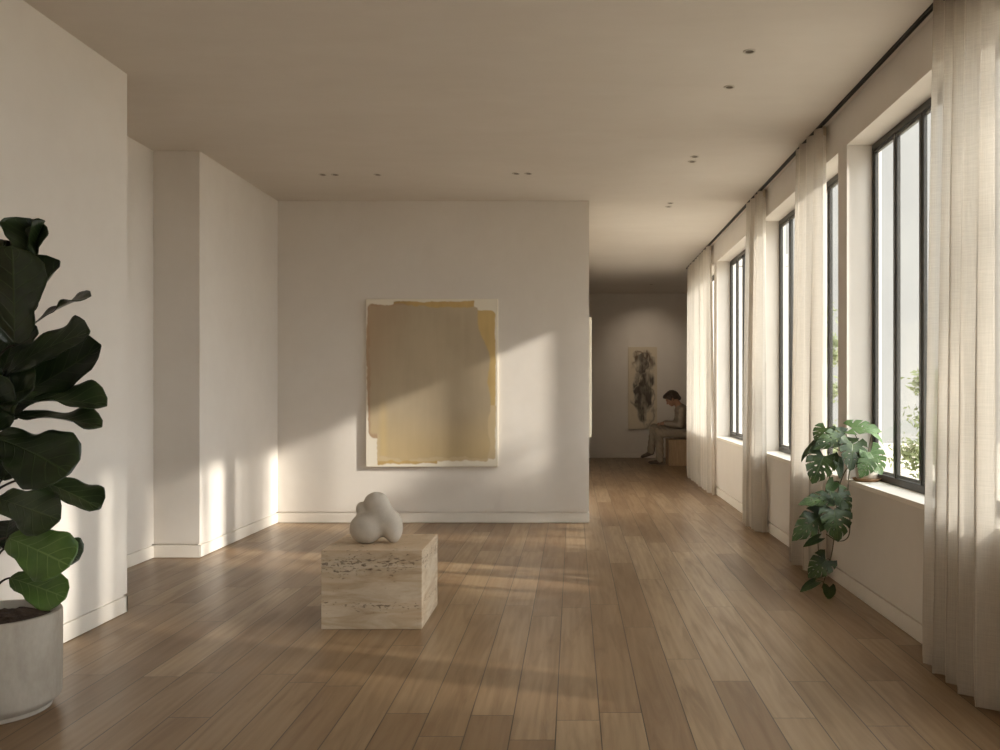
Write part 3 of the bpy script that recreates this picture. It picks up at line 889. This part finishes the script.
for i, (bp, tp, db, dt, bend, nrm, wd, mt, cup, fold) in enumerate(FL):
    B = px(bp[0], bp[1], d0 + db); T = px(tp[0], tp[1], d0 + dt)
    zz = max(0.45, B.z - 0.05)
    leaf(fig, B, T, bend, nrm, wd, FIG, M[mt], cup, 0.20, 100 + i, False, 0.0, stem_at(zz), 0.0045, M['stem'], fold)
tag(fig, 'large potted fiddle leaf fig with dark glossy leaves in a round concrete pot', 'potted plant')

# trailing monstera on the sill
MX, MY = 1.935, 5.93
mon = empty('trailing_monstera_plant', (MX, MY, SILL))
b = MB(); b.lathe([(0.001, 0.016), (0.060, 0.016), (0.066, 0.022), (0.080, 0.125), (0.081, 0.132), (0.076, 0.132), (0.072, 0.110), (0.001, 0.110)], 48, 0, 0)
b.v = [(x + MX, y + MY, z + SILL) for x, y, z in b.v]
attach(b.build('pot', M['ceramic'], None, True), mon)
b = MB(); b.lathe([(0.001, 0.0), (0.076, 0.0), (0.092, 0.016), (0.092, 0.020), (0.086, 0.019), (0.074, 0.006), (0.001, 0.006)], 48, 0, 0)
b.v = [(x + MX, y + MY, z + SILL + 0.0005) for x, y, z in b.v]
attach(b.build('saucer', M['saucer'], None, True), mon)
b = MB(); b.lathe([(0.0725, 0.115), (0.04, 0.119), (0.001, 0.121)], 32, 0, 0)
b.v = [(x + MX, y + MY, z + SILL) for x, y, z in b.v]
attach(b.build('soil', M['soil'], None, True), mon)
PT = Vector((MX, MY, SILL + 0.118))
vines = {
 'a': [PT, px(858, 462, 5.90), px(846, 470, 5.86), px(838, 492, 5.85), px(836, 520, 5.84), px(832, 552, 5.84), px(826, 574, 5.86), px(822, 588, 5.88)],
 'b': [PT, px(856, 458, 5.94), px(838, 462, 5.92), px(828, 482, 5.90), px(822, 510, 5.88), px(818, 540, 5.86), px(820, 566, 5.86)],
 'c': [PT, px(852, 465, 5.88), px(848, 490, 5.83), px(850, 520, 5.80), px(848, 537, 5.80), px(838, 541, 5.80), px(826, 534, 5.82)],
}
def smooth_path(p, n=6):
    out_ = []
    for i in range(len(p) - 1):
        p0 = p[max(i-1, 0)]; p1 = p[i]; p2 = p[i+1]; p3 = p[min(i+2, len(p)-1)]
        for k in range(n):
            t = k / n
            out_.append(0.5 * ((2*p1) + (p2-p0)*t + (2*p0-5*p1+4*p2-p3)*t*t + (-p0+3*p1-3*p2+p3)*t**3))
    out_.append(p[-1]); return out_
vp = {}
for k, p in vines.items():
    q = smooth_path(p); vp[k] = q
    b = MB(); b.tube(q, [0.0055 - 0.003 * i / len(q) for i in range(len(q))], 8)
    attach(b.build('vine', M['vine'], None, True), mon)
allv = [p for q in vp.values() for p in q]
ML = [  # base, tip, depth base, depth tip, bend, normal, width px, material
 ((826, 428), (816, 443), 5.95, 5.90, 0.1, (-0.4, -0.6, 0.8), 22, 'mon_dark'),
 ((845, 436), (813, 450), 5.88, 5.80, 0.12, (0.1, -0.7, 0.9), 27, 'mon_dark'),
 ((816, 442), (801, 462), 5.95, 5.92, 0.1, (-0.9, -0.3, 0.4), 12, 'mon_dark'),
 ((824, 456), (812, 484), 5.82, 5.80, 0.1, (-0.15, -1, 0.35), 32, 'mon_dark'),
 ((853, 444), (850, 471), 5.80, 5.74, 0.12, (0.1, -1, 0.4), 30, 'mon_dark'),
 ((852, 428), (882, 432), 5.88, 5.85, 0.15, (0.1, -0.7, 0.9), 24, 'mon_light'),
 ((870, 452), (882, 475), 5.78, 5.76, 0.1, (0.25, -1, 0.25), 28, 'mon_light'),
 ((869, 459), (860, 478), 5.74, 5.72, 0.1, (0.0, -1, 0.3), 20, 'mon_light'),
 ((872, 432), (884, 446), 5.92, 5.98, 0.1, (0.8, -0.5, 0.6), 14, 'mon_light'),
 ((838, 461), (840, 479), 5.80, 5.78, 0.1, (0.5, -1, 0.2), 12, 'mon_dark'),
 ((834, 499), (798, 505), 5.80, 5.76, 0.14, (0.0, -0.7, 0.8), 22, 'mon_dark'),
 ((838, 493), (850, 514), 5.78, 5.76, 0.1, (0.35, -1, 0.15), 22, 'mon_dark'),
 ((834, 510), (838, 542), 5.74, 5.70, 0.14, (0.0, -1, 0.5), 34, 'mon_dark'),
 ((820, 516), (792, 541), 5.78, 5.74, 0.12, (-0.1, -0.9, 0.6), 28, 'mon_dark'),
 ((819, 538), (803, 547), 5.82, 5.80, 0.1, (-0.3, -0.8, 0.5), 9, 'mon_dark'),
 ((826, 560), (808, 578), 5.82, 5.80, 0.12, (-0.1, -1, 0.4), 25, 'mon_dark'),
 ((815, 582), (800, 592), 5.86, 5.84, 0.1, (-0.3, -0.8, 0.7), 10, 'mon_dark'),
 ((829, 587), (829, 600), 5.84, 5.82, 0.1, (0.1, -1, 0.4), 14, 'mon_dark'),
 ((834, 482), (826, 494), 5.86, 5.84, 0.1, (-0.2, -1, 0.2), 12, 'mon_light'),
]
for i, (bp, tp, db, dt, bend, nrm, wp, mt) in enumerate(ML):
    B = px(bp[0], bp[1], db); T = px(tp[0], tp[1], dt)
    hi = [p for p in allv if p.z <= B.z + 0.12] if B.z < 0.86 else [PT]
    sp = min(hi, key=lambda p: (p - B).length + abs(p.z - B.z) * 0.2)
    ang = leaf(mon, B, T, bend, nrm, wp * db / 900, MON, M[mt], 0.12, 0.05, 300 + i, wp > 16, 0.30, sp, 0.0028, M['vine'])
tag(mon, 'trailing monstera with split leaves spilling from the window sill to the floor', 'potted plant')

# ------------------------------------------------------------------ bench and seated person in the far room
bench = empty('wooden_bench', (2.36, 16.3, 0))
def bpart(nm, boxes, bev=0.003):
    q = MB()
    for bx in boxes: q.box(*bx)
    attach(q.build(nm, M['bench'], bevel=bev), bench)
BX0, BX1, BY0, BY1 = 1.70, 2.90, 16.02, 16.56
bpart('seat', [(BX0, BX1, BY0, BY1, 0.425, 0.462)])
bpart('side_panel', [(BX0 + 0.004, BX0 + 0.036, BY0 + .004, BY1 - .004, 0.0, 0.425)])
bpart('side_panel', [(BX1 - 0.036, BX1 - .004, BY0 + .004, BY1 - .004, 0.0, 0.425)])
xw = (BX1 - BX0 - 0.08) / 3
for k in range(3):
    bpart('front_panel', [(BX0 + 0.040 + k * xw + .003, BX0 + 0.040 + (k + 1) * xw - .003, BY0 + 0.010, BY0 + 0.034, 0.0, 0.422)])
bpart('back_panel', [(BX0 + 0.04, BX1 - 0.04, BY1 - 0.034, BY1 - 0.01, 0.0, 0.422)])
tag(bench, 'boxy wooden bench in the far room with a person sitting on it', 'bench')

PY = 16.28
per = empty('person', (1.95, PY, 0.0))
hc = np.array((1.775, PY, 1.195)); hf = np.array((-0.80, 0, -0.60)); hu = np.array((-0.60, 0, 0.80)); hs = np.array((0, 1.0, 0))
HR = np.stack([hf, hs, hu], 1)
def hp(f, s, u): return hc + hf * f + hs * s + hu * u
SHn, SHf = (1.955, PY - 0.175, 0.985), (1.955, PY + 0.175, 0.985)
ELn, ELf = (1.915, PY - 0.225, 0.720), (1.895, PY + 0.225, 0.730)
WRn, WRf = (1.665, PY - 0.130, 0.740), (1.665, PY + 0.090, 0.755)
HIn, HIf = (2.04, PY - 0.090, 0.565), (2.04, PY + 0.090, 0.575)
KNn, KNf = (1.545, PY - 0.115, 0.590), (1.475, PY + 0.045, 0.655)
ANn, ANf = (1.560, PY - 0.115, 0.105), (1.415, PY + 0.075, 0.245)
def hand_sdf(P, wrist, dirv, side, spread):
    """palm, four bent fingers, thumb; side=+1 thumb towards +y"""
    w = np.array(wrist); f = np.array(dirv, float); f /= np.linalg.norm(f)
    s = np.array((0, 1.0, 0)); s = s - f * (s @ f); s /= np.linalg.norm(s); u = np.cross(f, s); u = u * (1 if u[2] > 0 else -1)
    d = sd_ell(P, w + f * 0.045, (0.050, 0.042, 0.017), np.stack([f, s, u], 1))
    for k, (o_, l_) in enumerate([(-0.030, 0.060), (-0.010, 0.074), (0.011, 0.080), (0.031, 0.070)]):
        o2 = o_ * side
        a = w + f * 0.080 + s * o2; m = a + f * l_ * 0.5 + s * o2 * 0.25 + u * 0.004; t = m + f * l_ * 0.42 - u * l_ * 0.32
        d = smin(d, sd_cap(P, a, m, 0.0092, 0.0086), 0.006); d = np.minimum(d, sd_cap(P, m, t, 0.0086, 0.0074))
    a = w + f * 0.022 + s * 0.034 * side; m = a + f * 0.034 + s * 0.024 * side; t = m + f * 0.030 + s * 0.004 * side - u * 0.006
    d = smin(d, sd_cap(P, a, m, 0.0125, 0.010), 0.010); d = smin(d, sd_cap(P, m, t, 0.010, 0.0085), 0.004)
    return d
def body_sdf(P):
    d = sd_ell(P, hp(-0.012, 0, 0.012), (0.105, 0.078, 0.105), HR)
    d = smin(d, sd_ell(P, hp(0.030, 0, -0.055), (0.068, 0.058, 0.072), HR), 0.03)     # jaw
    d = smin(d, sd_ell(P, hp(0.062, 0, -0.104), (0.022, 0.024, 0.018), HR), 0.02)     # chin
    d = smin(d, sd_cap(P, hp(0.090, 0, 0.005), hp(0.116, 0, -0.034), 0.009, 0.013), 0.012)   # nose
    d = smin(d, sd_cap(P, hp(0.088, -0.040, 0.020), hp(0.088, 0.040, 0.020), 0.012, 0.012), 0.012)  # brow
    d = smin(d, sd_cap(P, hp(0.090, -0.018, -0.070), hp(0.090, 0.018, -0.070), 0.0085, 0.0085), 0.006)  # lips
    for s in (-1, 1):
        d = -smin(-d, sd_ell(P, hp(0.098, s * 0.032, 0.000), (0.012, 0.016, 0.010), HR), 0.008)
        d = np.minimum(d, sd_ell(P, hp(0.086, s * 0.032, 0.000), (0.012, 0.013, 0.011), HR))
        d = smin(d, sd_ell(P, hp(-0.012, s * 0.080, -0.010), (0.018, 0.010, 0.030), HR), 0.006)
    d = smin(d, sd_cap(P, hp(-0.045, 0, -0.060), (1.945, PY, 1.015), 0.056, 0.060), 0.03)
    d = smin(d, sd_cap(P, (1.955, PY, 1.0), (2.03, PY, 0.58), 0.095, 0.10), 0.05)
    for (sh, el, wr) in ((SHn, ELn, WRn), (SHf, ELf, WRf)):
        d = smin(d, sd_cap(P, (1.955, PY, 0.99), sh, 0.06, 0.050), 0.04)
        d = smin(d, sd_cap(P, sh, el, 0.046, 0.036), 0.02); d = smin(d, sd_cap(P, el, wr, 0.036, 0.024), 0.02)
    for (hi_, kn, an) in ((HIn, KNn, ANn), (HIf, KNf, ANf)):
        d = smin(d, sd_cap(P, hi_, kn, 0.075, 0.052), 0.03); d = smin(d, sd_cap(P, kn, an, 0.050, 0.032), 0.02)
    d = smin(d, hand_sdf(P, WRn, (-1, 0.25, -0.12), 1, 0), 0.012)
    d = smin(d, hand_sdf(P, WRf, (-1, -0.25, -0.10), -1, 0), 0.012)
    return d
sdf_obj('body', body_sdf, (1.30, PY - 0.34, 0.02), (2.22, PY + 0.34, 1.36), 0.0075, M['skin'], per, 1)
def hair_sdf(P):
    d = sd_ell(P, hp(-0.030, 0, 0.030), (0.119, 0.094, 0.110), HR)
    d = smin(d, sd_cap(P, hp(-0.09, 0, -0.01), hp(-0.115, 0, -0.075), 0.070, 0.045), 0.04)
    d = smin(d, sd_ell(P, hp(0.055, 0, 0.092), (0.055, 0.068, 0.038), HR), 0.03)
    d = d + 0.004 * np.sin(P[..., 0] * 120 + P[..., 2] * 60) * np.sin(P[..., 1] * 140)
    cut = sd_ell(P, hp(0.125, 0, -0.055), (0.105, 0.12, 0.118), HR)
    return -smin(-d, cut, 0.012)
sdf_obj('hair', hair_sdf, (1.55, PY - 0.16, 0.98), (2.08, PY + 0.16, 1.40), 0.006, M['hair'], per, 1)
def knit_sdf(P):
    d = sd_cap(P, (1.965, PY, 0.955), (2.045, PY, 0.60), 0.130, 0.150)
    d = smin(d, sd_cap(P, (1.935, PY, 1.045), (1.955, PY, 0.99), 0.076, 0.09), 0.04)
    d = smin(d, sd_ell(P, (2.02, PY, 0.84), (0.145, 0.20, 0.20)), 0.05)
    for (sh, el, wr) in ((SHn, ELn, WRn), (SHf, ELf, WRf)):
        d = smin(d, sd_cap(P, (1.955, PY, 0.98), sh, 0.078, 0.068), 0.05)
        d = smin(d, sd_cap(P, sh, el, 0.074, 0.062), 0.03); d = smin(d, sd_cap(P, el, wr, 0.062, 0.042), 0.02)
    d = d + 0.003 * np.sin(P[..., 2] * 70 + P[..., 0] * 40)
    d = np.maximum(d, 0.468 - P[..., 2])
    hole = sd_cap(P, (1.915, PY, 1.13), (1.925, PY, 1.075), 0.062, 0.060)
    return -smin(-d, hole, 0.01)
sdf_obj('sweater', knit_sdf, (1.58, PY - 0.34, 0.44), (2.26, PY + 0.34, 1.14), 0.0085, M['knit'], per, 1)
def trouser_sdf(P):
    d = sd_ell(P, (2.05, PY, 0.575), (0.16, 0.19, 0.115))
    for (hi_, kn, an) in ((HIn, KNn, ANn), (HIf, KNf, ANf)):
        d = smin(d, sd_cap(P, hi_, kn, 0.100, 0.082), 0.04); d = smin(d, sd_cap(P, kn, an, 0.082, 0.068), 0.025)
    d = d + 0.0035 * np.sin(P[..., 2] * 55 + P[..., 0] * 70)
    return np.maximum(d, 0.467 - P[..., 2] - 10 * np.maximum(0, 1.69 - P[..., 0]))
sdf_obj('trousers', trouser_sdf, (1.32, PY - 0.30, 0.02), (2.26, PY + 0.30, 0.74), 0.0085, M['trouser'], per, 1)
def shoe(an, dirx, dz, floor):
    a = np.array(an); f = np.array((-1, 0, dz)); f = f / np.linalg.norm(f); s = np.array((0, 1.0, 0)); u = np.cross(f, s); u = u * np.sign(u[2])
    R = np.stack([f, s, u], 1)
    def fn(P):
        d = sd_ell(P, a + f * 0.125 - u * 0.050, (0.085, 0.047, 0.036), R)
        d = smin(d, sd_cap(P, a - u * 0.040, a + f * 0.06 - u * 0.045, 0.044, 0.042), 0.04)
        d = smin(d, sd_cap(P, a + u * 0.005, a - u * 0.03, 0.042, 0.044), 0.02)
        return np.maximum(d, -((P - a) @ u) - 0.080)
    o = sdf_obj('shoe', fn, a - 0.28, a + 0.20, 0.006, M['shoe'], per, 1)
    def fs_(P):
        q = (P - a) @ u + 0.088
        e1 = sd_ell(P, a + f * 0.135 - u * 0.088, (0.085, 0.052, 0.06), R); e2 = sd_ell(P, a + f * 0.0 - u * 0.088, (0.062, 0.044, 0.06), R)
        return np.maximum(smin(e1, e2, 0.05), np.abs(q) - 0.010)
    so_ = sdf_obj('sole', fs_, a - 0.28, a + 0.20, 0.006, M['sole'], None, 0)
    so_.parent = o; so_.matrix_parent_inverse = Matrix.Translation(per.location).inverted()
shoe((1.560, PY - 0.115, 0.100), -1, 0.0, True)
shoe(ANf, -1, -0.32, False)
tag(per, 'person in a grey sweater and taupe trousers sitting bowed, legs crossed', 'person')

# picture light in the far room's ceiling
pr = empty('recessed_downlight', (1.42, 16.35, H))
for ch in proto.children:
    c = ch.copy(); C.objects.link(c); c.parent = pr
tag(pr, 'recessed spot in the far room ceiling lighting the tall narrow painting', 'ceiling light', 'recessed ceiling spots')
ld = bpy.data.lights.new('picture_spot', 'SPOT'); ld.energy = 22; ld.color = (1.0, 0.84, 0.66)
ld.spot_size = math.radians(70); ld.spot_blend = 1.0; ld.shadow_soft_size = 0.03
lo = bpy.data.objects.new('lamp', ld); C.objects.link(lo); lo.parent = pr; lo.location = (0, 0, -0.02)
lo.rotation_euler = (Vector((1.42, 16.35, H)) - Vector((1.46, 17.9, 1.95))).to_track_quat('Z', 'Y').to_euler()

# ------------------------------------------------------------------ outside
g = MB(); g.box(2.085, 60, -40, 60, -0.35, -0.25); structure(g.build('terrace_ground', M['paving']))
bd = empty('exterior_building', (12, 30, -0.25))
q = MB(); q.box(4.5, 26, 27, 34, -0.25, 12.5); attach(q.build('rendered_wall', M['facade']), bd)
q = MB(); q.box(4.3, 26.2, 26.8, 34.2, 12.5, 12.75); attach(q.build('parapet', M['facade']), bd)
tag(bd, 'pale rendered building wall standing outside beyond the windows', 'building')

def tree(name, label, x, y, z0, z1, r, n, seed, ls=0.07, trunk=0.05, group='garden trees outside', ttop=None):
    rnd = random.Random(seed)
    root = empty(name, (x, y, -0.25))
    b = MB(); b.tube([(x, y, -0.25), (x + 0.05, y, z0), (x, y + .03, (z0 + z1) / 2), (x, y, ttop or z1 * 0.95)], [trunk, trunk * .8, trunk * (.95 if ttop else .5), trunk * (.8 if ttop else .15)], 8)
    attach(b.build('trunk', M['bark'], None, True), root)
    cl = []
    for i in range(max(6, n // 160)):
        t = rnd.random(); zz = z0 + (z1 - z0) * t; rr = r * math.sqrt(max(0.05, 1 - (2 * t - 0.9) ** 2 * 0.85)) * rnd.random() ** 0.5; a = rnd.random() * 6.283
        cl.append((x + rr * math.cos(a), y + rr * math.sin(a), zz))
    vs = []; fs = []
    for i in range(n):
        c = rnd.choice(cl); s = r * 0.30
        p = Vector((c[0] + rnd.gauss(0, s), c[1] + rnd.gauss(0, s), c[2] + rnd.gauss(0, s * 0.8)))
        a = Vector((rnd.gauss(0, 1), rnd.gauss(0, 1), rnd.gauss(0, 1))).normalized(); bb = a.orthogonal().normalized()
        l_ = ls * rnd.uniform(0.6, 1.3); k = len(vs)
        vs += [p - a * l_, p + bb * l_ * .45, p + a * l_, p - bb * l_ * .45]; fs.append((k, k+1, k+2, k+3))
    f = mesh_obj('foliage', vs, fs, M['foliage'], None); attach(f, root)
    return tag(root, label, 'tree', group)
tree('slender_tree', 'slender leafy garden tree seen outside through the second window', 4.05, 14.6, 0.0, 2.9, 0.30, 2600, 1, 0.05, 0.03)
tree('leafy_shrub', 'low leafy shrub seen outside the nearest window behind the monstera', 4.9, 12.2, -0.1, 1.5, 0.40, 2400, 2, 0.05, 0.03)
tree('garden_tree', 'leafy garden tree shading the nearest window from outside', 7.2, 3.00, 2.9, 6.9, 0.66, 7000, 3, 0.09, 0.08)
tree('garden_tree', 'tall tree out of view, added to shade the windows beside the viewer', 9.7, -0.58, 3.4, 7.2, 1.0, 8800, 8, 0.10, 0.08)  # unseen, added to keep direct sun off the near left wall
tree('garden_tree', 'tall tree out of view, added to shade the windows behind the viewer', 7.2, -4.4, 2.6, 5.9, 1.2, 7000, 9, 0.10, 0.08)  # unseen, added to block sun at the rearmost windows
tree('garden_tree', 'smaller garden tree outside whose leaves dapple the back wall', 5.6, 6.80, 2.1, 3.5, 0.55, 900, 5, 0.08, 0.125, ttop=4.75)  # trunk drawn thick and bare above the crown for its upright shadow
